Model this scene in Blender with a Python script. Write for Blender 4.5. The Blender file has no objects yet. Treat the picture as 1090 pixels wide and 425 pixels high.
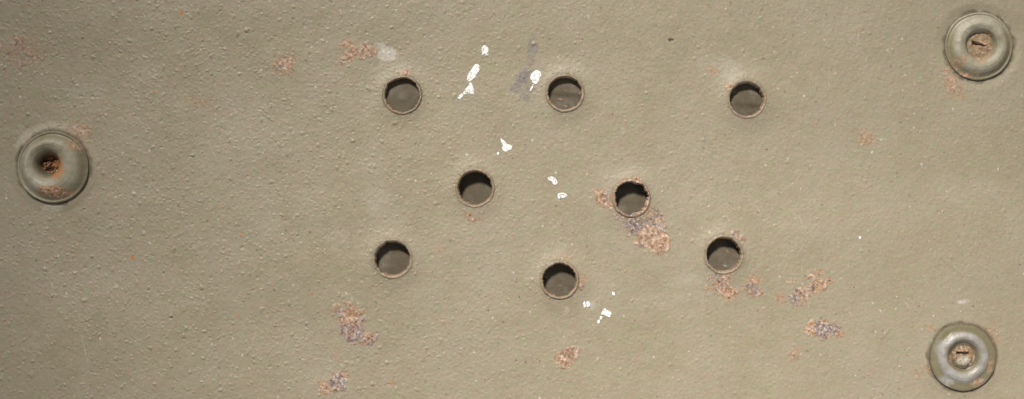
import bpy, math
import numpy as np

# ------------------------------------------------------------------ scale
# 1 "px" of the layout = 0.25 mm in the world.  Plate face lies in the XZ plane (vertical), facing -Y.
S = 0.00025
CX, CY = 545.0, 212.5
F = 1500.0                                   # camera distance in px

# ------------------------------------------------------------------ camera
scene = bpy.context.scene
cam_d = bpy.data.cameras.new('Camera')
cam = bpy.data.objects.new('Camera', cam_d)
scene.collection.objects.link(cam)
cam.location = (0, -F * S, 0)
cam.rotation_euler = (math.radians(90), 0, 0)
cam_d.sensor_width = 36.0
cam_d.lens = 36.0 * F / 1090.0
cam_d.clip_start = 0.005
cam_d.clip_end = 100
scene.camera = cam

# ------------------------------------------------------------------ world, lamps, exposure
from mathutils import Vector
world = bpy.data.worlds.new('World'); scene.world = world
world.use_nodes = True
bg = world.node_tree.nodes['Background']
bg.inputs[0].default_value = (1.0, 0.97, 0.93, 1); bg.inputs[1].default_value = 0.16

KEY_SX, KEY_SY = 0.34, 1.05                  # the key light travels this far right / down per unit travelled into the plate
KEY_D = 2.0
key_vec = Vector((-KEY_SX, -1.0, KEY_SY)).normalized()          # from the plate towards the lamp
key_d = bpy.data.lights.new('KeyLamp', 'SPOT')
key = bpy.data.objects.new('KeyLamp', key_d); scene.collection.objects.link(key)
key_aim = Vector(((870 - CX) * S, 0, (CY - 760) * S))
key.location = key_aim + key_vec * KEY_D
key.rotation_euler = key_vec.to_track_quat('Z', 'Y').to_euler()
key_d.energy = 340.0; key_d.color = (1.0, 0.95, 0.87)
key_d.spot_size = 2 * math.atan(0.298 / KEY_D); key_d.spot_blend = 1.0
key_d.shadow_soft_size = 0.14

lamp_d = bpy.data.lights.new('AddedFillLamp', 'AREA')  # added fill, no known source; brightens the plate from the lower right
lamp = bpy.data.objects.new('AddedFillLamp', lamp_d); scene.collection.objects.link(lamp)
lamp_d.shape = 'RECTANGLE'; lamp_d.size = 0.16; lamp_d.size_y = 0.16
lamp_d.energy = 0.45; lamp_d.color = (1.0, 0.96, 0.90)
lamp.location = (0.22, -0.15, -0.36)
lamp.rotation_euler = (Vector(lamp.location) - Vector((0.0, 0, 0.0))).to_track_quat('Z', 'Y').to_euler()

scene.view_settings.view_transform = 'Standard'
scene.view_settings.look = 'None'
scene.view_settings.exposure = 0.0
scene.view_settings.gamma = 1.0
scene.view_settings.use_curve_mapping = False
scene.render.engine = 'CYCLES'
scene.cycles.max_bounces = 5

# ------------------------------------------------------------------ numeric noise
def hsh(ix, iy, seed):
    n = (ix.astype(np.int64) * 374761393 + iy.astype(np.int64) * 668265263 + seed * 974711) & 0xFFFFFFFF
    n = ((n ^ (n >> 13)) * 1274126177) & 0xFFFFFFFF
    n = ((n ^ (n >> 15)) * 2246822519) & 0xFFFFFFFF
    return ((n ^ (n >> 16)) & 0xFFFFFF) / float(0xFFFFFF)

def vn(x, y, sc, seed):                       # smooth value noise, -1..1
    x = x / sc; y = y / sc
    ix = np.floor(x); iy = np.floor(y); fx = x - ix; fy = y - iy
    u = fx * fx * fx * (fx * (fx * 6 - 15) + 10); v = fy * fy * fy * (fy * (fy * 6 - 15) + 10)
    a = hsh(ix, iy, seed); b = hsh(ix + 1, iy, seed); c = hsh(ix, iy + 1, seed); d = hsh(ix + 1, iy + 1, seed)
    return 2 * ((a * (1 - u) + b * u) * (1 - v) + (c * (1 - u) + d * u) * v) - 1

def fbm(x, y, sc, seed, o=3):
    s = 0; amp = 1; t = 0
    for k in range(o):
        ca, sa = math.cos(0.6 * k + .3), math.sin(0.6 * k + .3)
        s = s + amp * vn(x * ca - y * sa, x * sa + y * ca, sc, seed + 17 * k); t += amp
        amp *= .55; sc *= .5
    return s / t

def sstep(a, b, x):
    t = np.clip((x - a) / (b - a), 0, 1); return t * t * (3 - 2 * t)

def grit(x, y, cell, seed, r0, r1, h0, h1, dens):
    out = np.zeros_like(x)
    bx = np.floor(x / cell); by = np.floor(y / cell)
    for i in (-1, 0, 1):
        for j in (-1, 0, 1):
            gx = bx + i; gy = by + j
            px = (gx + hsh(gx, gy, seed)) * cell; py = (gy + hsh(gx, gy, seed + 1)) * cell
            k = hsh(gx, gy, seed + 2); q = hsh(gx, gy, seed + 3)
            ang = hsh(gx, gy, seed + 4) * 3.14; st = 1 + .6 * hsh(gx, gy, seed + 5)
            r = r0 + (r1 - r0) * q * q
            h = h0 + (h1 - h0) * hsh(gx, gy, seed + 6) ** 1.5
            dx = x - px; dy = y - py
            ca = np.cos(ang); sa = np.sin(ang)
            e = ((dx * ca + dy * sa) / st) ** 2 + (-dx * sa + dy * ca) ** 2
            e = e / (r * r)
            b = np.where((e < 1) & (k < dens), h * (1 - np.clip(e, 0, 1)) ** 1.3, 0)
            out = np.maximum(out, b)
    return out

# ------------------------------------------------------------------ layout (photo positions in px)
HOLES = [  # cx, cy, opening radius, label
    (428.2, 101.2, 18.3, 'upper left'), (601.4, 99.4, 17.7, 'a'), (794.6, 106.0, 17.6, 'b'), (505.7, 200.3, 17.9, 'c'),
    (672.0, 211.2, 17.6, 'd'), (418.0, 275.8, 18.2, 'e'), (595.8, 298.3, 17.8, 'f'), (770.2, 271.3, 18.0, 'g')]
WASH = [(57.0, 178.0, 38.0), (1041.5, 49.5, 36.0), (1024.5, 380.5, 35.5)]

# rust: patch id -> ellipses (cx, cy, rx, ry, rot deg, strength, tone)   tone 0 orange-pink .. 1 blue-grey
RUST = {
 0: [(693, 254, 17, 13, 10, 1.0, .1), (676, 240, 11, 10, 0, .95, .85), (700, 235, 11, 9, 20, .95, .6), (703, 262, 10, 8, 0, 1, .0), (672, 232, 9, 6, 0, .7, .6)],
 1: [(641, 210, 9, 8, 0, .85, .2), (650, 217, 6, 5, 0, .6, .1)],
 2: [(765, 300, 14, 9, 10, .8, .35), (775, 312, 9, 7, 0, 1, .0), (756, 306, 8, 7, 0, .6, .1), (770, 291, 10, 5, 0, .6, .5)],
 3: [(802, 303, 8, 11, 10, .8, .45), (806, 309, 5, 6, 0, .9, .8)],
 4: [(852, 315, 11, 9, -30, 1, .55), (868, 305, 16, 7, -25, 1, .35), (866, 293, 11, 5, -10, .7, .0), (878, 299, 8, 5, -15, .8, .4)],
 5: [(877, 350, 16, 9, 12, .95, .7), (865, 349, 7, 8, 0, .9, .0), (890, 355, 9, 6, 20, .7, .15)],
 6: [(845, 377, 6, 9, 20, .55, .5)],
 7: [(362, 331, 9, 7, 20, .75, .15), (373, 341, 12, 12, 40, .95, .3), (373, 353, 13, 10, 20, 1.0, .75), (389, 361, 11, 6, -8, .9, .6), (370, 325, 5, 8, 0, .6, .1), (361, 374, 6, 8, 0, .4, .1)],
 8: [(359, 408, 10, 10, 0, 1.0, .8), (347, 411, 8, 9, 0, .8, .0), (366, 402, 7, 8, 0, .7, .3)],
 9: [(604, 382, 11, 9, 0, .95, .05), (612, 374, 6, 7, 20, .75, .3)],
 10: [(373, 55, 12, 11, 0, .72, .05), (391, 52, 9, 9, 0, .85, .3), (386, 46, 16, 6, 0, .45, .0), (366, 66, 5, 6, 0, .5, .0)],
 11: [(304, 70, 12, 9, 0, .62, .3), (299, 64, 8, 7, 0, .4, .4)],
}
FAINT = [  # material-only tints: cx, cy, rx, ry, rot, strength, tone
 (1012, 88, 10, 20, -15, .42, 0), (1022, 100, 8, 8, 0, .35, 0), (920, 146, 15, 11, 30, .36, 0), (502, 231, 11, 5, 10, .55, .1),
 (22, 55, 26, 20, 0, .34, .5), (783, 253, 10, 7, 30, .6, .6), (615, 306, 7, 8, 0, .6, .3), (622, 297, 4, 6, 0, .4, .2),
 (757, 76, 8, 6, 0, .35, .3), (776, 92, 6, 6, 0, .55, .0), (585, 97, 5, 10, 0, .4, 0), (430, 78, 7, 5, 0, .5, .1),
 (596, 276, 14, 5, 0, .3, .2), (660, 225, 9, 8, 0, .6, .4), (688, 218, 5, 9, 0, .55, .1), (672, 191, 12, 4, 0, .45, .3), (656, 208, 4, 10, 0, .5, .2),
 (913, 32, 9, 7, 0, .22, 0), (908, 182, 6, 4, 0, .3, 0), (470, 265, 8, 5, 0, .25, 0), (985, 395, 12, 9, 0, .28, .1), (470, 340, 9, 7, 0, .26, .2),
 (215, 110, 18, 7, 20, .24, .1), (80, 205, 7, 5, 0, .4, 0), (85, 140, 16, 9, 30, .42, .3), (30, 150, 12, 10, 0, .22, .2), (1060, 355, 8, 16, -20, .3, 0),
 (990, 350, 8, 6, 0, .25, 0), (830, 318, 7, 7, 0, .35, .4), (842, 300, 5, 4, 0, .35, .1), (515, 402, 7, 4, 0, .3, .2)]
BLUE = [(566, 55, 6, 17, 8, .85), (557, 84, 7, 13, 25, 1.), (561, 98, 8, 12, 0, .75), (551, 92, 9, 6, -35, .9), (412, 57, 0, 0, 0, 0)]
PALE = [(412, 57, 13, 8, 10, .75), (404, 50, 8, 6, 0, .4), (768, 75, 26, 16, 10, .2), (820, 205, 8, 6, 0, .1), (1040, 205, 40, 18, 0, .06),
        (1025, 321, 7, 2.2, -8, .6), (1062, 40, 4, 1.5, 0, .4), (1075, 45, 2, 1.2, 0, .7), (730, 298, 40, 9, -8, .11), (700, 320, 45, 9, -10, .07),
        (360, 255, 12, 14, 0, .12), (400, 210, 16, 20, 0, .14), (90, 95, 20, 14, 0, .08), (40, 142, 20, 7, -20, .28), (22, 152, 8, 5, -50, .35),
        (57, 222, 12, 5, 0, .4), (84, 137, 10, 4, 30, .35), (1003, 382, 4, 10, 0, .2), (1030, 20, 12, 3, 0, .2), (630, 325, 6, 5, 0, .25), (603, 330, 4, 4, 0, .3)]
SCR = [(54, 301, 59, 314, .5), (88, 361, 94, 385, .5), (50, 356, 53, 361, .5), (962, 320, 971, 331, .5), (966, 318, 973, 324, .35),
       (200, 245, 216, 262, .3), (222, 150, 230, 168, .3), (843, 226, 852, 233, .35), (852, 233, 855, 241, .3), (150, 118, 150, 126, -.4), (150, 119, 158, 118, -.4),
       (900, 330, 912, 341, .25), (640, 190, 700, 176, .12), (560, 330, 640, 405, .10), (870, 60, 893, 66, .2), (350, 380, 352, 392, .3), (748, 140, 752, 149, -.5)]
rng = np.random.default_rng(11)
for k in range(46):
    x = rng.uniform(10, 1080); y = rng.uniform(8, 418); a = rng.uniform(.7, 2.4); L = rng.uniform(4, 16)
    SCR.append((x, y, x + L * math.cos(a), y + L * math.sin(a), rng.uniform(.1, .32)))
DOTS = [(141, 275, 2.6, .95), (194, 14, 2.4, .9), (257, 250, 2.0, .8), (253, 336, 1.8, .7), (165, 98, 1.9, .8), (197, 331, 1.4, .5),
        (360, 196, 1.5, .4), (418, 408, 2.0, .7), (333, 313, 2.0, .5), (716, 43, 0, 0), (547, 272, 1.5, .4), (612, 349, 1.6, .5)]

def ell(x, y, e):
    a = math.radians(e[4]); ca, sa = math.cos(a), math.sin(a)
    dx = x - e[0]; dy = y - e[1]
    return ((dx * ca + dy * sa) / e[2]) ** 2 + ((-dx * sa + dy * ca) / e[3]) ** 2

def attrs(x, y):
    """rust, tone, pale, blue, dot, patch id  for photo-plane points"""
    n = x.size
    rust = np.zeros(n); tone = np.zeros(n); pid = np.full(n, -1)
    pale = np.zeros(n); blue = np.zeros(n); dot = np.zeros(n)
    def box(e, pad=2.2):
        m = max(e[2], e[3]) * pad
        return np.nonzero((np.abs(x - e[0]) < m) & (np.abs(y - e[1]) < m))[0]
    for k, lst in RUST.items():
        for e in lst:
            i = box(e)
            if not i.size: continue
            xx, yy = x[i], y[i]
            v = e[5] * (1.25 - .75 * ell(xx, yy, e)) + .80 * fbm(xx, yy, 10, 5, 4) + .42 * vn(xx, yy, 2.6, 9)
            v = np.clip(v, 0, 1.2) * e[5]
            up = v > rust[i]
            rust[i] = np.where(up, v, rust[i]); tone[i] = np.where(up, np.clip(e[6] + .45 * vn(xx, yy, 6, 31), 0, 1), tone[i])
            pid[i] = np.where(up & (v > .34), k, pid[i])
    for e in FAINT:
        i = box(e)
        if not i.size: continue
        xx, yy = x[i], y[i]
        v = e[5] * np.clip(1.1 - .8 * ell(xx, yy, e) + .9 * fbm(xx, yy, 8, 77, 4) + .5 * vn(xx, yy, 2.2, 19), 0, 1.2)
        v = np.where(ell(xx, yy, e) > 3, 0, v)
        up = v > rust[i]
        rust[i] = np.where(up, v, rust[i]); tone[i] = np.where(up, e[6], tone[i])
    for e in PALE:
        i = box(e)
        if not i.size: continue
        xx, yy = x[i], y[i]
        v = e[5] * np.clip(1.1 - .9 * ell(xx, yy, e) + .8 * fbm(xx, yy, 9, 41, 4), 0, 1)
        pale[i] = np.maximum(pale[i], v)
    for e in BLUE[:-1]:
        i = box(e)
        if not i.size: continue
        xx, yy = x[i], y[i]
        v = e[5] * np.clip(1.1 - .9 * ell(xx, yy, e) + .9 * fbm(xx, yy, 7, 53, 4) + .4 * vn(xx, yy, 2, 3), 0, 1)
        blue[i] = np.maximum(blue[i], v)
    for (x0, y0, x1, y1, s) in SCR:
        i = np.nonzero((x > min(x0, x1) - 3) & (x < max(x0, x1) + 3) & (y > min(y0, y1) - 3) & (y < max(y0, y1) + 3))[0]
        if not i.size: continue
        xx, yy = x[i], y[i]
        L2 = (x1 - x0) ** 2 + (y1 - y0) ** 2
        t = np.clip(((xx - x0) * (x1 - x0) + (yy - y0) * (y1 - y0)) / L2, 0, 1)
        d = np.hypot(xx - x0 - t * (x1 - x0), yy - y0 - t * (y1 - y0)) + .3 * vn(xx, yy, 3, 61)
        v = np.clip(1 - d / .95, 0, 1) * np.clip(.7 + .7 * vn(xx, yy, 4, 62), 0, 1)
        if s > 0: pale[i] = np.maximum(pale[i], s * v)
        else: blue[i] = np.maximum(blue[i], -s * v)
    for (cx, cy, r, s) in DOTS:
        if s == 0: continue
        i = np.nonzero((np.abs(x - cx) < 6) & (np.abs(y - cy) < 6))[0]
        if i.size:
            dot[i] = np.maximum(dot[i], s * sstep(1.15, .55, np.hypot(x[i] - cx, y[i] - cy) / r + .25 * vn(x[i], y[i], 2, 8)))
    # random specks: pale crumb tips and painted glints, and little rust freckles
    pale = np.maximum(pale, .75 * (grit(x, y, 17, 901, .5, 1.3, .5, 1, .22 + .16 * vn(x, y, 120, 5)) > .15))
    fr = grit(x, y, 11, 951, .6, 1.4, .4, 1, .20 + .16 * fbm(x, y, 90, 15, 2) + .05 * sstep(500, 100, x))
    rust = np.maximum(rust, .78 * np.clip(fr * 2, 0, 1))
    return rust, tone, pale, blue, dot, pid

def height(x, y, rust):
    """plate relief in px, towards the viewer"""
    lefty = sstep(760, 120, x)
    dens = np.clip(.46 + .30 * fbm(x, y, 60, 101, 3) + .16 * lefty - .06, .06, 1)
    h = 2.6 * vn(x, y, 230, 1) + 2.0 * vn(x, y, 88, 2) + .55 * vn(x, y, 32, 3) * (.6 + .4 * lefty)
    h += .10 * vn(x, y, 12, 4) + .09 * vn(x, y, 5, 5) * (.55 + .6 * lefty) + .12 * vn(x, y, 2.4, 6)
    amp = .50 + .78 * lefty
    wx = x + 1.0 * vn(x, y, 2.4, 701) + .9 * vn(x, y, 5, 703); wy = y + 1.0 * vn(x, y, 2.4, 702) + .9 * vn(x, y, 5, 704)
    h += amp * grit(wx, wy, 3.4, 201, .7, 1.3, .2, .75, dens * .70)
    h += amp * grit(wx, wy, 6.4, 301, .8, 1.6, .35, 1.1, dens * .46)
    h += amp * grit(wx, wy, 13., 401, 1.2, 2.4, .5, 1.35, dens * .46)
    h -= .9 * amp * grit(wx, wy, 6., 501, .7, 1.5, .3, 1.0, .34)
    rr = sstep(.25, .75, rust)
    h += rr * (.1 + .6 * fbm(x, y, 8, 601, 3) + .28 * vn(x, y, 2.6, 611) + .12 * vn(x, y, 1.5, 612))
    for (cx, cy, r, _) in HOLES:
        d = np.hypot(x - cx, y - cy)
        h += 2.9 * np.exp(-((d - 17) / 14.0) ** 2) * (d > 10)
    for (cx, cy, r) in WASH:
        d = np.hypot(x - cx, y - cy)
        h += np.where(d < r + 14, (-h + .2 * h) * sstep(r + 12, r + 1, d), 0)
    # dark chip near the top
    h -= 1.5 * np.clip(1 - np.hypot((x - 714) / 4.0, (y - 43) / 2.0), 0, 1)
    return h

# ------------------------------------------------------------------ mesh helpers
col = scene.collection
def P(x, y, h):
    return np.stack([(x - CX) * S, -h * S, (CY - y) * S], -1)

def mesh_obj(name, co, faces, mats, parent=None, at=None, smooth=True):
    me = bpy.data.meshes.new(name)
    f = np.asarray(faces, dtype=np.int32)
    me.vertices.add(len(co)); me.vertices.foreach_set('co', np.asarray(co, dtype=np.float32).ravel())
    n, k = f.shape
    me.loops.add(n * k); me.loops.foreach_set('vertex_index', f.ravel())
    me.polygons.add(n); me.polygons.foreach_set('loop_start', np.arange(0, n * k, k, dtype=np.int32))
    me.polygons.foreach_set('use_smooth', np.full(n, smooth))
    me.update(calc_edges=True)
    if at:
        for nm, v in at.items():
            a = me.attributes.new(nm, 'FLOAT', 'POINT'); a.data.foreach_set('value', np.asarray(v, dtype=np.float32))
    me.materials.append(mats)
    o = bpy.data.objects.new(name, me); col.objects.link(o)
    if parent: o.parent = parent
    return o

def sub(co, faces, sel, at):
    f = faces[sel]
    u, inv = np.unique(f, return_inverse=True)
    return co[u], inv.reshape(f.shape), {k: v[u] for k, v in at.items()}

def empty(name, loc):
    o = bpy.data.objects.new(name, None); o.empty_display_size = .005; o.location = loc; col.objects.link(o); return o

def at_world(o, parent):                      # part built in world coordinates, parented to a moved Empty
    o.parent = parent
    o.matrix_parent_inverse = parent.matrix_world.inverted() if parent.matrix_world.translation.length else o.matrix_parent_inverse

# ------------------------------------------------------------------ materials
class NT:
    def __init__(s, name):
        s.m = bpy.data.materials.new(name); s.m.use_nodes = True
        s.t = s.m.node_tree; s.n = s.t.nodes; s.l = s.t.links; s.b = s.n['Principled BSDF']
        tc = s.n.new('ShaderNodeTexCoord'); mp = s.n.new('ShaderNodeMapping'); mp.inputs['Scale'].default_value = (1 / S,) * 3
        s.l.new(tc.outputs['Object'], mp.inputs[0]); s.co = mp.outputs[0]
    def noise(s, px, det=2, rough=.55, off=0, color=False):
        n = s.n.new('ShaderNodeTexNoise'); n.inputs['Scale'].default_value = 1.0 / px
        n.inputs['Detail'].default_value = det; n.inputs['Roughness'].default_value = rough
        if off:
            a = s.n.new('ShaderNodeVectorMath'); a.operation = 'ADD'; a.inputs[1].default_value = (off, off * 1.7, off * .6)
            s.l.new(s.co, a.inputs[0]); s.l.new(a.outputs[0], n.inputs['Vector'])
        else: s.l.new(s.co, n.inputs['Vector'])
        return n.outputs['Color' if color else 'Fac']
    def attr(s, name):
        a = s.n.new('ShaderNodeAttribute'); a.attribute_name = name; return a.outputs['Fac']
    def math(s, op, a, b=None, c=None):
        n = s.n.new('ShaderNodeMath'); n.operation = op
        for i, v in enumerate((a, b, c)):
            if v is None: continue
            if isinstance(v, (int, float)): n.inputs[i].default_value = v
            else: s.l.new(v, n.inputs[i])
        return n.outputs[0]
    def rng(s, v, a, b, c=0., d=1.):
        n = s.n.new('ShaderNodeMapRange'); n.interpolation_type = 'SMOOTHSTEP'
        s.l.new(v, n.inputs[0])
        for i, q in enumerate((a, b, c, d)): n.inputs[i + 1].default_value = q
        return n.outputs[0]
    def mix(s, f, a, b, mode='MIX'):
        n = s.n.new('ShaderNodeMix'); n.data_type = 'RGBA'; n.blend_type = mode
        for i, v in ((0, f), (6, a), (7, b)):
            if isinstance(v, (int, float)): n.inputs[i].default_value = v
            elif isinstance(v, tuple): n.inputs[i].default_value = (*v, 1)
            else: s.l.new(v, n.inputs[i])
        return n.outputs[2]
    def ramp(s, v, stops):
        n = s.n.new('ShaderNodeValToRGB'); s.l.new(v, n.inputs[0]); e = n.color_ramp.elements
        while len(e) < len(stops): e.new(.5)
        for q, (p, c) in zip(e, stops): q.position = p; q.color = (*c, 1)
        return n.outputs[0]
    def bump(s, h, strength, dist):
        n = s.n.new('ShaderNodeBump'); n.inputs['Strength'].default_value = strength; n.inputs['Distance'].default_value = dist
        s.l.new(h, n.inputs['Height']); return n.outputs[0]
    def out(s, color=None, rough=None, normal=None, spec=.5, metal=None):
        for k, v in (('Base Color', color), ('Roughness', rough), ('Normal', normal), ('Metallic', metal)):
            if v is None: continue
            if isinstance(v, (int, float)): s.b.inputs[k].default_value = v
            elif isinstance(v, tuple): s.b.inputs[k].default_value = (*v, 1)
            else: s.l.new(v, s.b.inputs[k])
        s.b.inputs['Specular IOR Level'].default_value = spec
        return s.m

OLIVE = (.275, .244, .180)
def paint(name, base=OLIVE, rough0=.50, worn=(.36, .35, .31), worn_f=.0, spec=.38):
    t = NT(name)
    big = t.noise(110, 3, .6); mid = t.noise(17, 3, .6, 40); fine = t.noise(3.2, 2, .6, 90)
    c = t.mix(t.rng(big, .32, .68), (base[0] * .93, base[1] * .92, base[2] * .86), tuple(v * q for v, q in zip(base, (1.05, 1.05, 1.08))))
    c = t.mix(t.rng(t.noise(38, 4, .65, 210), .44, .70, 0, .55), c, (base[0] * .90, base[1] * .86, base[2] * .80))
    c = t.mix(t.rng(mid, .35, .7, 0, .6), c, tuple(v * q for v, q in zip(base, (1.08, 1.06, 1.07))))
    # mottled pink / green cast of old weathered paint
    ch = t.noise(6.5, 3, .7, 150)
    c = t.mix(t.rng(ch, .50, .70, 0, .6), c, (base[0] * 1.12, base[1] * .93, base[2] * 1.0))
    c = t.mix(t.rng(ch, .50, .32, 0, .6), c, (base[0] * .92, base[1] * 1.03, base[2] * .84))
    c = t.mix(t.rng(fine, .54, .74, 0, .45), c, tuple(v * .74 for v in base))
    c = t.mix(t.rng(t.noise(2.6, 1, .5, 260), .64, .76, 0, .5), c, tuple(min(1, v * 1.35) for v in base))
    wv = t.attr('worn')
    c = t.mix(t.math('MULTIPLY', wv, t.rng(t.noise(7, 3, .65, 310), .25, .75, .45, 1.0)), c, worn)
    pale = t.attr('pale')
    c = t.mix(t.math('MULTIPLY', pale, t.rng(t.noise(3, 2, .6, 350), .3, .6, .4, 1.0)), c, (.56, .53, .49))
    blue = t.attr('blue')
    c = t.mix(t.math('MULTIPLY', blue, t.rng(t.noise(3, 3, .7, 380), .3, .62, .25, 1.0)), c, (.165, .145, .15))
    dot = t.attr('dot'); c = t.mix(dot, c, (.42, .16, .045))
    grime = t.attr('grime')  # dirt, plus shade painted on washers and bore walls
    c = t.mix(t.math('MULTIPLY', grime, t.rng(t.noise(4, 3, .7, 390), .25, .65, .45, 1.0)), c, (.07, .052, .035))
    # rust
    rust = t.attr('rust'); tone = t.attr('tone')
    rn = t.noise(3.4, 4, .72, 500)
    warm = t.ramp(rn, [(.30, (.062, .032, .024)), (.39, (.17, .080, .046)), (.47, (.33, .180, .105)), (.54, (.42, .275, .195)), (.63, (.60, .50, .44)), (.72, (.26, .125, .068))])
    cool = t.ramp(rn, [(.30, (.038, .030, .034)), (.40, (.110, .074, .082)), (.49, (.195, .142, .148)), (.57, (.30, .255, .25)), (.65, (.60, .58, .58)), (.73, (.15, .105, .10))])
    tn = t.math('ADD', tone, t.rng(t.noise(11, 3, .6, 560), .3, .7, -.35, .35))
    rc = t.mix(t.rng(tn, .2, .8), warm, cool)
    rm = t.math('ADD', rust, t.rng(t.noise(4.2, 4, .75, 620), .28, .72, -.34, .34))
    rm = t.math('MULTIPLY', t.rng(rm, .10, .80), t.rng(rust, .05, .2))
    sp = t.rng(t.noise(1.9, 2, .6, 640), .34, .60, .30, 1.0)
    c = t.mix(t.math('MULTIPLY', t.rng(rust, .04, .36, 0, .62), t.rng(t.noise(6, 3, .7, 660), .35, .65)), c, (.31, .185, .10))
    c = t.mix(t.math('MULTIPLY', rm, sp), c, rc)
    ro = t.math('ADD', t.math('MULTIPLY', t.noise(9, 3, .6, 700), .26), rough0 - .13)
    ro = t.math('ADD', ro, t.math('MULTIPLY', rm, .12))
    hb = t.math('ADD', t.math('MULTIPLY', t.noise(1.6, 2, .6, 820), .35), t.math('MULTIPLY', t.noise(3.4, 2, .6, 860), .5))
    hb = t.math('ADD', hb, t.math('MULTIPLY', t.math('MULTIPLY', rn, rm), .6))
    return t.out(c, ro, t.bump(hb, .55, S * .9), spec)

M_PLATE = paint('olive_paint')
M_WASH = paint('worn_olive_paint', base=(.185, .164, .104), rough0=.50, worn=(.36, .338, .275))
M_WASH3 = paint('bare_patched_paint', base=(.165, .147, .092), rough0=.40, worn=(.335, .325, .33))
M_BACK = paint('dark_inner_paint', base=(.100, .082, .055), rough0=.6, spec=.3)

def mk_white():
    t = NT('white_paint')
    c = t.mix(t.rng(t.noise(6, 3, .7, 70), .4, .65, 0, .8), (.84, .84, .85), (.62, .61, .60))
    c = t.mix(t.rng(t.noise(2.8, 3, .7), .53, .62, 0, .9), c, (.30, .265, .21))
    return t.out(c, .45, t.bump(t.noise(2.5, 3, .6, 30), .5, S), .5)
M_WHITE = mk_white()

def mk_oily():
    t = NT('dark_oily_steel')
    n = t.noise(4, 3, .7)
    c = t.ramp(n, [(.3, (.012, .008, .006)), (.46, (.06, .030, .014)), (.58, (.26, .11, .035)), (.72, (.42, .22, .09))])
    return t.out(c, t.rng(n, .3, .7, .18, .6), t.bump(n, .7, S * 1.6), .6)
M_OILY = mk_oily()

ZERO = lambda n: np.zeros(n)
def attdict(n, **kw):
    d = {k: np.zeros(n) for k in ('rust', 'tone', 'pale', 'blue', 'dot', 'grime', 'worn')}
    d.update(kw); return d

# ------------------------------------------------------------------ the plate
g = 0.8
def axis(lo, hi, size):
    core = np.arange(lo, hi + 1e-6, g)
    st = g; a = [core[-1]]
    while a[-1] < hi + size: st = min(st * 1.25, 7.0); a.append(a[-1] + st)
    st = g; b = [core[0]]
    while b[-1] > lo - size: st = min(st * 1.25, 7.0); b.append(b[-1] - st)
    return np.array(b[:0:-1] + list(core) + a[1:]), len(b) - 1
gx, ox = axis(-10.0, 1100.4, 200)
gy, oy = axis(-10.0, 435.6, 130)
NX, NY = len(gx), len(gy)
X, Y = np.meshgrid(gx, gy)                    # [NY, NX]
vx = [X.ravel()]; vy = [Y.ravel()]
face_ok = np.ones((NY - 1, NX - 1), bool)
pol_faces = []; nv = NX * NY
A = 34; NR = 16
rim_data = []
for hi_, (cx, cy, r, _) in enumerate(HOLES):
    i0 = int(round((cx - gx[ox]) / g)) + ox; j0 = int(round((cy - gy[oy]) / g)) + oy
    face_ok[j0 - A:j0 + A, i0 - A:i0 + A] = False
    loop = [(j0 - A, i) for i in range(i0 - A, i0 + A)] + [(j, i0 + A) for j in range(j0 - A, j0 + A)] + \
           [(j0 + A, i) for i in range(i0 + A, i0 - A, -1)] + [(j, i0 - A) for j in range(j0 + A, j0 - A, -1)]
    lj = np.array([q[0] for q in loop]); li = np.array([q[1] for q in loop])
    outer = lj * NX + li
    bx = gx[li]; by = gy[lj]; th = np.arctan2(by - cy, bx - cx); n = len(loop)
    ra = r + 3.3 + .35 * vn(np.cos(th) * 9 + cx, np.sin(th) * 9 + cy, 4, 71) + .2 * vn(np.cos(th) * 20 + cx, np.sin(th) * 20 + cy, 3, 72)
    ix_ = cx + ra * np.cos(th); iy_ = cy + ra * np.sin(th)
    prev = outer
    for k in range(1, NR + 1):
        tt = k / NR; tt = 1 - (1 - tt) ** 1.35
        vx.append(bx * (1 - tt) + ix_ * tt); vy.append(by * (1 - tt) + iy_ * tt)
        cur = nv + np.arange(n); nv += n
        pol_faces.append(np.stack([prev, cur, np.roll(cur, -1), np.roll(prev, -1)], -1))
        prev = cur
    rim_data.append((th, ra, ix_, iy_))
vx = np.concatenate(vx); vy = np.concatenate(vy)
for (cx, cy, r) in WASH:                      # open bore under each washer
    fc = np.hypot(.5 * (X[:-1, :-1] + X[1:, 1:]) - cx, .5 * (Y[:-1, :-1] + Y[1:, 1:]) - cy)
    face_ok[fc < r - 10] = False
idx = np.arange(NX * NY).reshape(NY, NX)
q = np.stack([idx[:-1, :-1], idx[1:, :-1], idx[1:, 1:], idx[:-1, 1:]], -1)[face_ok]
faces = np.concatenate([q] + pol_faces)
rust, tone, pale, blue, dot, pid = attrs(vx, vy)
vh = height(vx, vy, rust)
gr = np.zeros_like(vx)
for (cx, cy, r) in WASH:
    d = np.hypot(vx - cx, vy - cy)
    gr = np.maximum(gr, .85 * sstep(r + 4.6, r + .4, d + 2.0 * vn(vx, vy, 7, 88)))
for (cx, cy, r, _) in HOLES:
    d = np.hypot(vx - cx, vy - cy)
    gr = np.maximum(gr, .30 * sstep(r + 7, r + 2.6, d + 1.5 * vn(vx, vy, 8, 89)))  # darker ring around each hole
gr = np.maximum(gr, .55 * np.clip(grit(vx, vy, 12, 981, .6, 1.5, .4, 1, .22 + .1 * vn(vx, vy, 80, 16)) * 2.2, 0, 1))
gr = np.maximum(gr, .9 * (np.hypot((vx - 714) / 3.2, (vy - 43) / 1.8) < 1))
AT = attdict(len(vx), rust=rust, tone=tone, pale=pale, blue=blue, dot=dot, grime=gr)
CO = P(vx, vy, vh)

plate = empty('steel_plate', (0, 0, 0))
plate['label'] = 'gritty olive painted steel plate pierced by eight round holes'
plate['category'] = 'plate'

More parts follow.
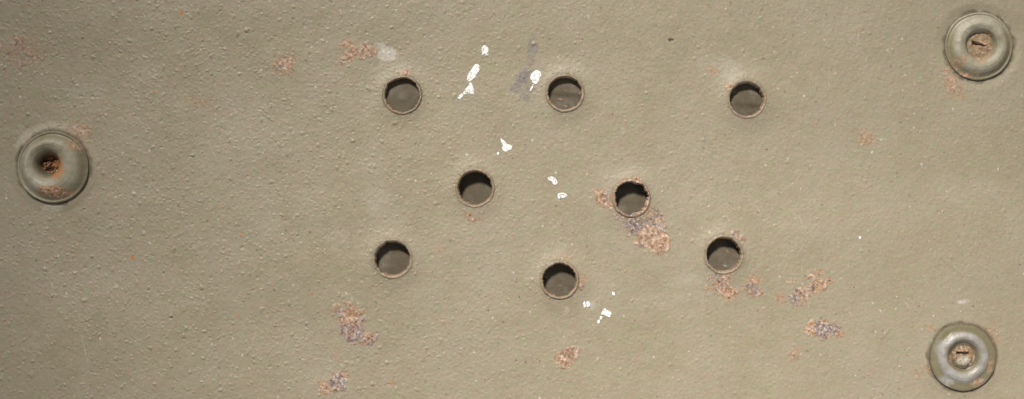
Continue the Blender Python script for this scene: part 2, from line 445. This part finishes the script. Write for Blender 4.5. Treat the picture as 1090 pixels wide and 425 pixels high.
# faces of every strong rust patch become a piece of their own
fp = np.max(pid[faces], axis=1)
fcount = (pid[faces] >= 0).sum(1)
fp = np.where(fcount >= 3, fp, -1)
RLAB = {0: 'large pink and grey rust patch below a hole', 1: 'small pinkish rust spot left of a rusty hole', 2: 'rust spot with a pale pink blister under a hole',
        3: 'small brown rust spot right of a blistered one', 4: 'slanting red brown rust patch', 5: 'dark centred rust patch with orange edge', 6: 'faint small rust spot',
        7: 'ragged orange and purple rust patch', 8: 'dark purple rust spot with orange side', 9: 'pale orange rust spot near the lower edge', 10: 'orange speckled rust stain', 11: 'faint brown rust stain'}
sheet_co, sheet_f, sheet_at = sub(CO, faces, fp < 0, AT)
mesh_obj('sheet', sheet_co, sheet_f, M_PLATE, plate, sheet_at)
for k in RUST:
    if (fp == k).sum() < 12: continue
    c_, f_, a_ = sub(CO, faces, fp == k, AT)
    o = mesh_obj('rust_patch', c_, f_, M_PLATE, plate, a_); o['label'] = RLAB[k]

# hole rims: raised lip and bore wall
for hi_, (cx, cy, r, _) in enumerate(HOLES):
    th, ra, ix_, iy_ = rim_data[hi_]; n = len(th)
    jag = .45 * vn(np.cos(th) * 12 + cx, np.sin(th) * 12 + cy, 5, 91) + .34 * vn(np.cos(th) * 20 + cx, np.sin(th) * 20 + cy, 2.2, 92)
    if hi_ == 4: jag = jag * 2.0
    nick = np.clip(vn(np.cos(th) * 16 + cx, np.sin(th) * 16 + cy, 4, 93) - .3, 0, 1) * .9
    prof = [(0, 0), (.18, .55), (.42, 1.05), (.64, 1.15), (.84, .7), (.96, -.3), (1.04, -1.4), (1.14, -2.8), (1.26, -4.2)]
    xs, ys, hs, wr = [], [], [], []
    rb = r + jag + nick
    zero = np.zeros(n)
    i_r, _, _, _, _, _ = attrs(ix_, iy_)
    h0 = height(ix_, iy_, i_r)
    for (t_, hh) in prof:
        rr_ = ra + (rb - ra) * t_
        xs.append(cx + rr_ * np.cos(th)); ys.append(cy + rr_ * np.sin(th))
        hs.append(h0 * (1 - t_) + t_ * 1.6 + hh + .25 * vn(xs[-1], ys[-1], 2.5, 95) * (t_ > 0))
        wr.append(np.full(n, t_))
    xs, ys, hs, wr = map(np.concatenate, (xs, ys, hs, wr))
    fs = []
    for k in range(len(prof) - 1):
        a = k * n + np.arange(n); b = a + n
        fs.append(np.stack([a, b, np.roll(b, -1), np.roll(a, -1)], -1))
    heavy = .20 if hi_ != 4 else .58
    rs = heavy * (.5 + wr * .9) + .22 * fbm(xs, ys, 6, 97, 3)
    at = attdict(len(xs), rust=np.clip(rs, 0, 1), tone=np.clip(.15 + .3 * vn(xs, ys, 7, 98) + (.25 if hi_ == 4 else 0), 0, 1), grime=np.clip(np.where(wr > 1.0, .6, .50 - .22 * sstep(.35, .1, np.abs(wr - .78))) + .35 * fbm(xs, ys, 7, 99, 3), 0, .9))  # brown grime on the lip; bore wall painted dark as shade
    mesh_obj('hole_rim', P(xs, ys, hs), np.concatenate(fs), M_PLATE, plate, at)

# folded edges, added out of view to seal light out behind the plate and carry it
x0, x1, y0, y1 = gx[0], gx[-1], gy[0], gy[-1]
def plank(name, ax, ay, bx_, by_, h0, h1, mat, parent):
    v = []
    for h in (h0, h1):
        for (px_, py_) in ((ax, ay), (bx_, ay), (bx_, by_), (ax, by_)):
            v.append(((px_ - CX) * S, -h * S, (CY - py_) * S))
    f = [(0, 3, 2, 1), (4, 5, 6, 7), (0, 1, 5, 4), (1, 2, 6, 5), (2, 3, 7, 6), (3, 0, 4, 7)]
    return mesh_obj(name, np.array(v), f, mat, parent, attdict(8), smooth=False)
for (a, b, c, d) in ((x0 - 6, y0 - 6, x0, y1 + 6), (x1, y0 - 6, x1 + 6, y1 + 6), (x0, y0 - 6, x1, y0), (x0, y1, x1, y1 + 6)):
    plank('light_seal_edge', a, b, c, d, -60, 1.5, M_PLATE, plate)

# white paint flecks: outlines in px
FLECKS = [
 ('white paint fleck, small and upright, highest of the row', [(513, 50), (516, 48.5), (519.5, 50.5), (519.8, 55), (520, 59), (517.5, 60), (515.8, 57.5), (513.2, 59), (512.8, 54)]),
 ('long slanting white paint fleck', [(506, 68.5), (510, 69.5), (511, 74), (508, 79), (503.5, 84.5), (499, 87), (497, 84), (498.5, 79), (502.5, 73)]),
 ('triangular white paint fleck', [(500.5, 88), (503, 90), (504.6, 96), (504, 100.5), (499, 100), (493.5, 101), (494, 97), (497.8, 92)]),
 ('narrow white paint fleck at the lower end of the row', [(492, 99.5), (493, 102), (490, 106), (487.5, 105.5), (488, 102.5)]),
 ('bright white paint fleck beside a hole', [(569, 75.5), (573, 75), (576, 78), (575, 83), (572, 89), (569.5, 90), (565.5, 86), (564.5, 81.5)]),
 ('thin white paint trail under a fleck', [(567, 90), (568, 91), (565.3, 97), (564, 96.5)]),
 ('forked white paint fleck, upper arm', [(532.2, 147.5), (534.5, 148), (540.5, 154.3), (538.5, 158), (535, 154.5)]),
 ('forked white paint fleck, lower body', [(538, 155.5), (541, 153.8), (544.8, 155.5), (545, 158.5), (542, 160), (538.5, 162), (535.5, 160.5), (534, 157), (536.5, 155)]),
 ('tiny round white paint dot', [(529.3, 163), (530.8, 162), (531.6, 164), (530.4, 165.8), (529, 165)]),
 ('bean shaped white paint fleck', [(584, 188.5), (588, 188.3), (592, 191), (593.8, 194.5), (591, 197.2), (588.5, 195.5), (586.8, 193), (583.6, 191.5)]),
 ('half moon white paint fleck', [(594, 207), (598, 205.2), (602.5, 206.5), (603.8, 209.5), (599.5, 210.8), (595.3, 212), (593.6, 210)]),
 ('heart shaped white paint fleck', [(641, 331.5), (644, 328.5), (646.5, 330.5), (649.5, 331), (651, 335), (649, 338.5), (646.5, 337.5), (643.5, 336), (640.5, 335.5)]),
 ('small white paint drop in a trail', [(638.5, 337.5), (640.5, 337), (641, 340), (639, 341)]),
 ('small lower white paint drop in a trail', [(636, 342), (638, 340.5), (638.6, 343.5), (636.8, 345.5)]),
 ('left half of a split white paint dot', [(621, 323), (623, 321.5), (623.6, 327), (621.6, 327.5)]),
 ('right half of a split white paint dot', [(624.3, 322), (626.5, 321.5), (628.2, 324), (627.5, 327), (624.8, 327)]),
 ('tiny cream paint dot', [(651.6, 311.5), (653.5, 311), (655, 313), (653.8, 315), (651.8, 314)]),
 ('lone tiny white paint dot on bare paint', [(914, 252), (915.7, 251.5), (916.8, 253.3), (915.5, 255), (914, 254)]),
]
def fleck(label, poly):
    p = np.array(poly, float); c = p.mean(0)
    m = len(p) * 5
    t = np.arange(m) / 5.0; k = np.floor(t).astype(int); f = (t - k)[:, None]; L = len(p)
    p0, p1, p2, p3 = p[(k - 1) % L], p[k % L], p[(k + 1) % L], p[(k + 2) % L]
    pts = .5 * (2 * p1 + (p2 - p0) * f + (2 * p0 - 5 * p1 + 4 * p2 - p3) * f ** 2 + (3 * p1 - p0 - 3 * p2 + p3) * f ** 3)
    pts += .30 * np.stack([vn(pts[:, 0], pts[:, 1], 1.7, 81), vn(pts[:, 0], pts[:, 1], 1.7, 82)], -1)
    xs, ys, hs = [], [], []
    for (s, hh) in ((1.0, -.6), (1.0, .25), (.94, .52), (.8, .62), (.5, .66), (.2, .66)):
        w = c + (pts - c) * s
        xs.append(w[:, 0]); ys.append(w[:, 1]); hs.append(np.full(m, hh))
    xs = np.concatenate(xs + [c[:1]]); ys = np.concatenate(ys + [c[1:]]); hs = np.concatenate(hs + [[.66]])
    a = attrs(xs, ys); hs = hs + height(xs, ys, a[0]) * 1.0 + .15 * vn(xs, ys, 1.8, 83)
    fs = []
    for q_ in range(5):
        A_ = q_ * m + np.arange(m); B_ = A_ + m
        fs += [np.stack([A_, B_, np.roll(B_, -1)], -1), np.stack([A_, np.roll(B_, -1), np.roll(A_, -1)], -1)]
    A_ = 5 * m + np.arange(m)
    fs.append(np.stack([A_, np.full(m, 6 * m), np.roll(A_, -1)], -1))
    fs = np.concatenate(fs)
    area = .5 * np.sum(pts[:, 0] * np.roll(pts[:, 1], -1) - np.roll(pts[:, 0], -1) * pts[:, 1])
    if area < 0: fs = fs[:, ::-1]
    fs = fs[:, ::-1] if False else fs
    o = mesh_obj('paint_fleck', P(xs, ys, hs), fs, M_WHITE, plate); o['label'] = label
for l_, p_ in FLECKS: fleck(l_, p_)

# ------------------------------------------------------------------ inner panel behind the holes
bxs = np.arange(x0, x1 + .1, 3.0); bxs = np.append(bxs, x1)
bys = np.concatenate([np.arange(y0, 60, 6.0), np.arange(60, 340, 1.5), np.arange(340, y1, 6.0), [y1]])
BX, BY = np.meshgrid(bxs, bys)
yc = 101 + (BX - 601) * .055
dep = 5.4 + 1.2 * sstep(-3.5, 3.5, BY - yc) * sstep(470, 560, BX) + 5.2 * sstep(120, 185, BY) - 2.6 * sstep(215, 262, BY) + .8 * vn(BX.ravel(), BY.ravel(), 60, 7).reshape(BX.shape)
dep = np.maximum(dep, 4.6) + .18 * vn(BX.ravel(), BY.ravel(), 5, 9).reshape(BX.shape)
n0 = len(bxs); bi = np.arange(BX.size).reshape(BX.shape)
bf = np.stack([bi[:-1, :-1], bi[1:, :-1], bi[1:, 1:], bi[:-1, 1:]], -1).reshape(-1, 4)
bp = empty('inner_panel', (0, .010 * 0, 0))
bp['label'] = 'dark brown inner metal panel seen only through the holes'; bp['category'] = 'panel'
br_, bt_, bpale, _, _, _ = attrs(BX.ravel() + 3000, BY.ravel())
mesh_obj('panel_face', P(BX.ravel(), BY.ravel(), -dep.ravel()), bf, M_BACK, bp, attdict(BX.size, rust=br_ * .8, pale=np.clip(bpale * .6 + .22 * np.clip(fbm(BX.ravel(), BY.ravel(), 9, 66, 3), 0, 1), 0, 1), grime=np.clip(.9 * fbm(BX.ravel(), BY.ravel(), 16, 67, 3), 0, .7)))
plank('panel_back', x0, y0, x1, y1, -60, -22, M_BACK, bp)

# ------------------------------------------------------------------ screws with cup washers
def lathe_field(name, cx, cy, rr, hfun, mat, parent, afun=None, nt=144, close=True):
    """polar height field around (cx,cy): rr decreasing radii, hfun(x,y,r,th) -> height px; built in the parent's local frame"""
    th = np.linspace(0, 2 * math.pi, nt, endpoint=False)
    RR, TH = np.meshgrid(rr, th, indexing='ij')
    x = (RR * np.cos(TH)).ravel(); y = (RR * np.sin(TH)).ravel(); r_ = RR.ravel(); t_ = TH.ravel()
    hh, dx, dy = hfun(x, y, r_, t_)
    lx = x + dx; ly = y + dy
    at = afun(x, y, r_, t_) if afun else attdict(len(x))
    co = np.stack([lx * S, -hh * S, -ly * S], -1)
    fs = []
    for k in range(len(rr) - 1):
        a = k * nt + np.arange(nt); b = a + nt
        fs.append(np.stack([a, b, np.roll(b, -1), np.roll(a, -1)], -1))
    fs = np.concatenate(fs)
    return mesh_obj(name, co, fs, mat, parent, at)

def prof_fn(pr):
    pr = sorted(pr); rs = np.array([p[0] for p in pr]); hs = np.array([p[1] for p in pr])
    fine = np.linspace(rs[0], rs[-1], 400); hf = np.interp(fine, rs, hs)
    k = np.ones(11) / 11; pad = np.pad(hf, 5, mode='edge'); hf = np.convolve(pad, k, 'valid')
    return lambda r: np.interp(r, fine, hf)

def blob(x, y, cx, cy, rx, ry, seed, n=.8, sc=6):
    return np.clip(1.1 - ((x - cx) / rx) ** 2 - ((y - cy) / ry) ** 2 + n * fbm(x + 500, y + 900, sc, seed, 3), 0, 1)

def screw(i, label, pr, mat, afun, off):
    cx, cy, R = WASH[i]
    root = empty('screw', ((cx - CX) * S, 0, (CY - cy) * S))
    root['label'] = label; root['category'] = 'screw'; root['group'] = 'screws with cup washers on the plate'
    rr = np.concatenate([[R, R], np.linspace(R - .15, pr[0][0], 70)])
    pf = prof_fn(pr)
    def hf(x, y, r, th):
        h = pf(r) + .35 * vn(x + 50 * i, y, 14, 131) + .16 * vn(x + 50 * i, y, 4, 132) + .5 * grit(x + 400 * i + 100, y + 300, 7, 141, .8, 1.8, .2, .7, .35)
        nt = 144
        h[:nt] = -2.0
        h[nt:2 * nt] = pf(r[nt:2 * nt]) - .5
        k = sstep(R * .95, R * .4, r)                   # the cup sits a little off the flange's centre
        wob = 1 + .012 * vn(np.cos(th) * 10 + 7 * i, np.sin(th) * 10, 5, 133)
        return h, off[0] * k + x * (wob - 1), off[1] * k + y * (wob - 1)
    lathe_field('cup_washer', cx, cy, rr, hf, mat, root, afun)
    return root

# left screw: deep cup, dark oily centre
def a1(x, y, r, th):
    rust = np.maximum.reduce([.95 * blob(x, y, 2, 27, 17, 5.5, 3), .3 * blob(x, y, 9, 1, 11, 10, 4), .5 * blob(x, y, 3, -6, 8, 8, 5), .35 * blob(x, y, 24, -24, 14, 9, 6)])
    worn = np.clip(sstep(33, 27, r) * (.75 + .3 * vn(x, y, 16, 9)) * sstep(10, 20, r) + .55 * sstep(-8, -24, x), 0, 1)  # crest wear, plus the lit left side painted paler
    return attdict(len(x), rust=rust, tone=np.full(len(x), .0) + .3 * (y < -10), worn=worn, dot=np.clip(.80 * blob(x, y, 10, 3, 9, 12, 7, 1.0, 5) + .5 * blob(x, y, 3, 26, 15, 5, 8, 1.2, 4), 0, .7), grime=np.maximum(.85 * sstep(15, 9, r) * (x < 6), np.maximum(.6 * sstep(36.2, 38, r) * (x + y > 0), .42 * sstep(28, 33, r) * sstep(2, 18, x * .85 + y * .5))))  # shade painted into the bore's left side and the lower right slope
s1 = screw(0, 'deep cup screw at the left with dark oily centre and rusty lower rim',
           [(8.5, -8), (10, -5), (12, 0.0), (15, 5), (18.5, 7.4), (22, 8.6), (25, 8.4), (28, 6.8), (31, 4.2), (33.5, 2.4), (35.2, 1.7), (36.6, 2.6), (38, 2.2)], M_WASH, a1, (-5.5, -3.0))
def h1f(x, y, r, th):
    d = np.hypot(x + 1, y + 0)
    h = -8.5 + 3.4 * np.clip(1 - (np.hypot(x + 2, y - 2) / 6.5) ** 2, 0, 1) + .9 * vn(x + 30, y, 3.2, 151) + .5 * vn(x, y, 1.6, 152) + 2.2 * sstep(3, 8, x) + .0 * d
    return h, np.full_like(x, -7.0), np.full_like(y, -4.0)
o = lathe_field('screw_head', 0, 0, np.linspace(12, .05, 26), h1f, M_OILY, s1)

# upper right screw: slotted pink-rusty head down in the cup
def a2(x, y, r, th):
    rust = np.maximum.reduce([.45 * blob(x, y, 0, 12, 14, 8, 13), .35 * blob(x, y, -22, 18, 9, 9, 14), .3 * blob(x, y, 8, -12, 6, 5, 15), .5*blob(x, y, -14, 30, 14, 4, 16)])
    worn = np.clip(sstep(31, 26, r) * (.8 + .3 * vn(x, y, 14, 19)) * sstep(10, 19, r) + .7 * sstep(-8, -26, y), 0, 1)  # crest wear, plus the lit top side painted paler
    return attdict(len(x), rust=rust, worn=worn, grime=np.maximum(.35 * sstep(16, 13, r), .30 * sstep(27, 31, r) * sstep(0, 18, y * .9 + x * .3)))  # lower right band: dirt and painted shade together
s2 = screw(1, 'upper right screw with pinkish slotted head in a grey green cup',
           [(11, -2.0), (13, -.8), (14.5, .6), (17, 5.0), (20, 6.8), (23, 7.6), (26, 6.8), (29, 4.6), (31.5, 2.6), (33.2, 1.8), (34.6, 2.5), (36, 2.0)], M_WASH, a2, (1.5, -1.5))
def h2f(x, y, r, th):
    slot = sstep(3.0, 1.2, np.abs(y + .5 - .18 * x + .8 * vn(x, y + 9, 5, 3)) + .12 * (x + 6) + .4 * vn(x, y, 3, 4)) * sstep(8.5, 6.0, np.abs(x + .5))
    h = -.6 + 1.0 * (1 - (r / 15) ** 2) - 4.5 * slot + .35 * vn(x, y, 3.5, 161)
    return h, np.full_like(x, 1.5), np.full_like(y, -1.5)
def a2h(x, y, r, th):
    rust = np.clip(.34 + .5 * blob(x, y, 2, -1, 8, 5, 23) + .15 * vn(x, y, 5, 7), 0, 1)
    slot = sstep(3.2, 1.2, np.abs(y + .5 - .18 * x) + .12 * (x + 6)) * sstep(8.5, 6.0, np.abs(x + .5))
    return attdict(len(x), rust=rust, tone=ZERO(len(x)), grime=.6 * slot, pale=.0 * x)
lathe_field('screw_head', 0, 0, np.linspace(15.5, .05, 40), h2f, M_WASH, s2, a2h)

# lower right screw: flat flange, worn to bare bluish metal, narrow slotted head
def a3(x, y, r, th):
    rust = np.maximum.reduce([.6 * blob(x, y, 14, 27, 14, 6, 33), .35 * blob(x, y, 28, 10, 6, 12, 34), .45 * blob(x, y, -8, 4, 9, 9, 35)])
    worn = np.clip(sstep(28, 25, r) * sstep(15, 19, r) * (.85 + .3 * vn(x, y, 9, 29)) + .9 * blob(x, y, -18, 24, 14, 7, 36) + .6 * blob(x, y, -26, -8, 6, 12, 37), 0, 1)
    return attdict(len(x), rust=rust, tone=.5 * (x > 0), worn=worn, grime=np.maximum(.6 * sstep(17, 14, r), .6 * sstep(33.6, 35.2, r + vn(x, y, 5, 2))))
s3 = screw(2, 'lower right screw with flat bluish worn washer and pale slotted head',
           [(10, -.5), (12, 0.2), (14.5, 1.2), (17, 3.8), (19.5, 5.8), (22, 6.2), (24.5, 5.2), (27, 3.2), (29, 2.6), (33, 2.4), (35.5, 1.8)], M_WASH3, a3, (0, -1.0))
def h3f(x, y, r, th):
    slot = sstep(2.4, 1.3, np.abs(y + 3.2 + .4 * vn(x, y, 4, 5))) * sstep(7.5, 5.5, np.abs(x))
    h = 1.0 + 2.2 * np.clip(1 - (r / 11) ** 2, 0, 1) - 4.0 * slot + .4 * vn(x, y, 3.0, 171) + .8 * blob(x, y, 0, 5, 8, 6, 38)
    return h, np.zeros_like(x), np.full_like(y, -1.0)
def a3h(x, y, r, th):
    slot = sstep(2.6, 1.2, np.abs(y + 3.2)) * sstep(7.5, 5.5, np.abs(x))
    return attdict(len(x), rust=np.clip(.32 + .4 * vn(x, y, 4, 44), 0, .6), pale=.95 * blob(x, y, 1, 4, 8, 6, 45, .5), grime=np.maximum(.85 * slot, .7 * sstep(8, 11, r)))
lathe_field('screw_head', 0, 0, np.linspace(12.5, .05, 34), h3f, M_WASH3, s3, a3h)
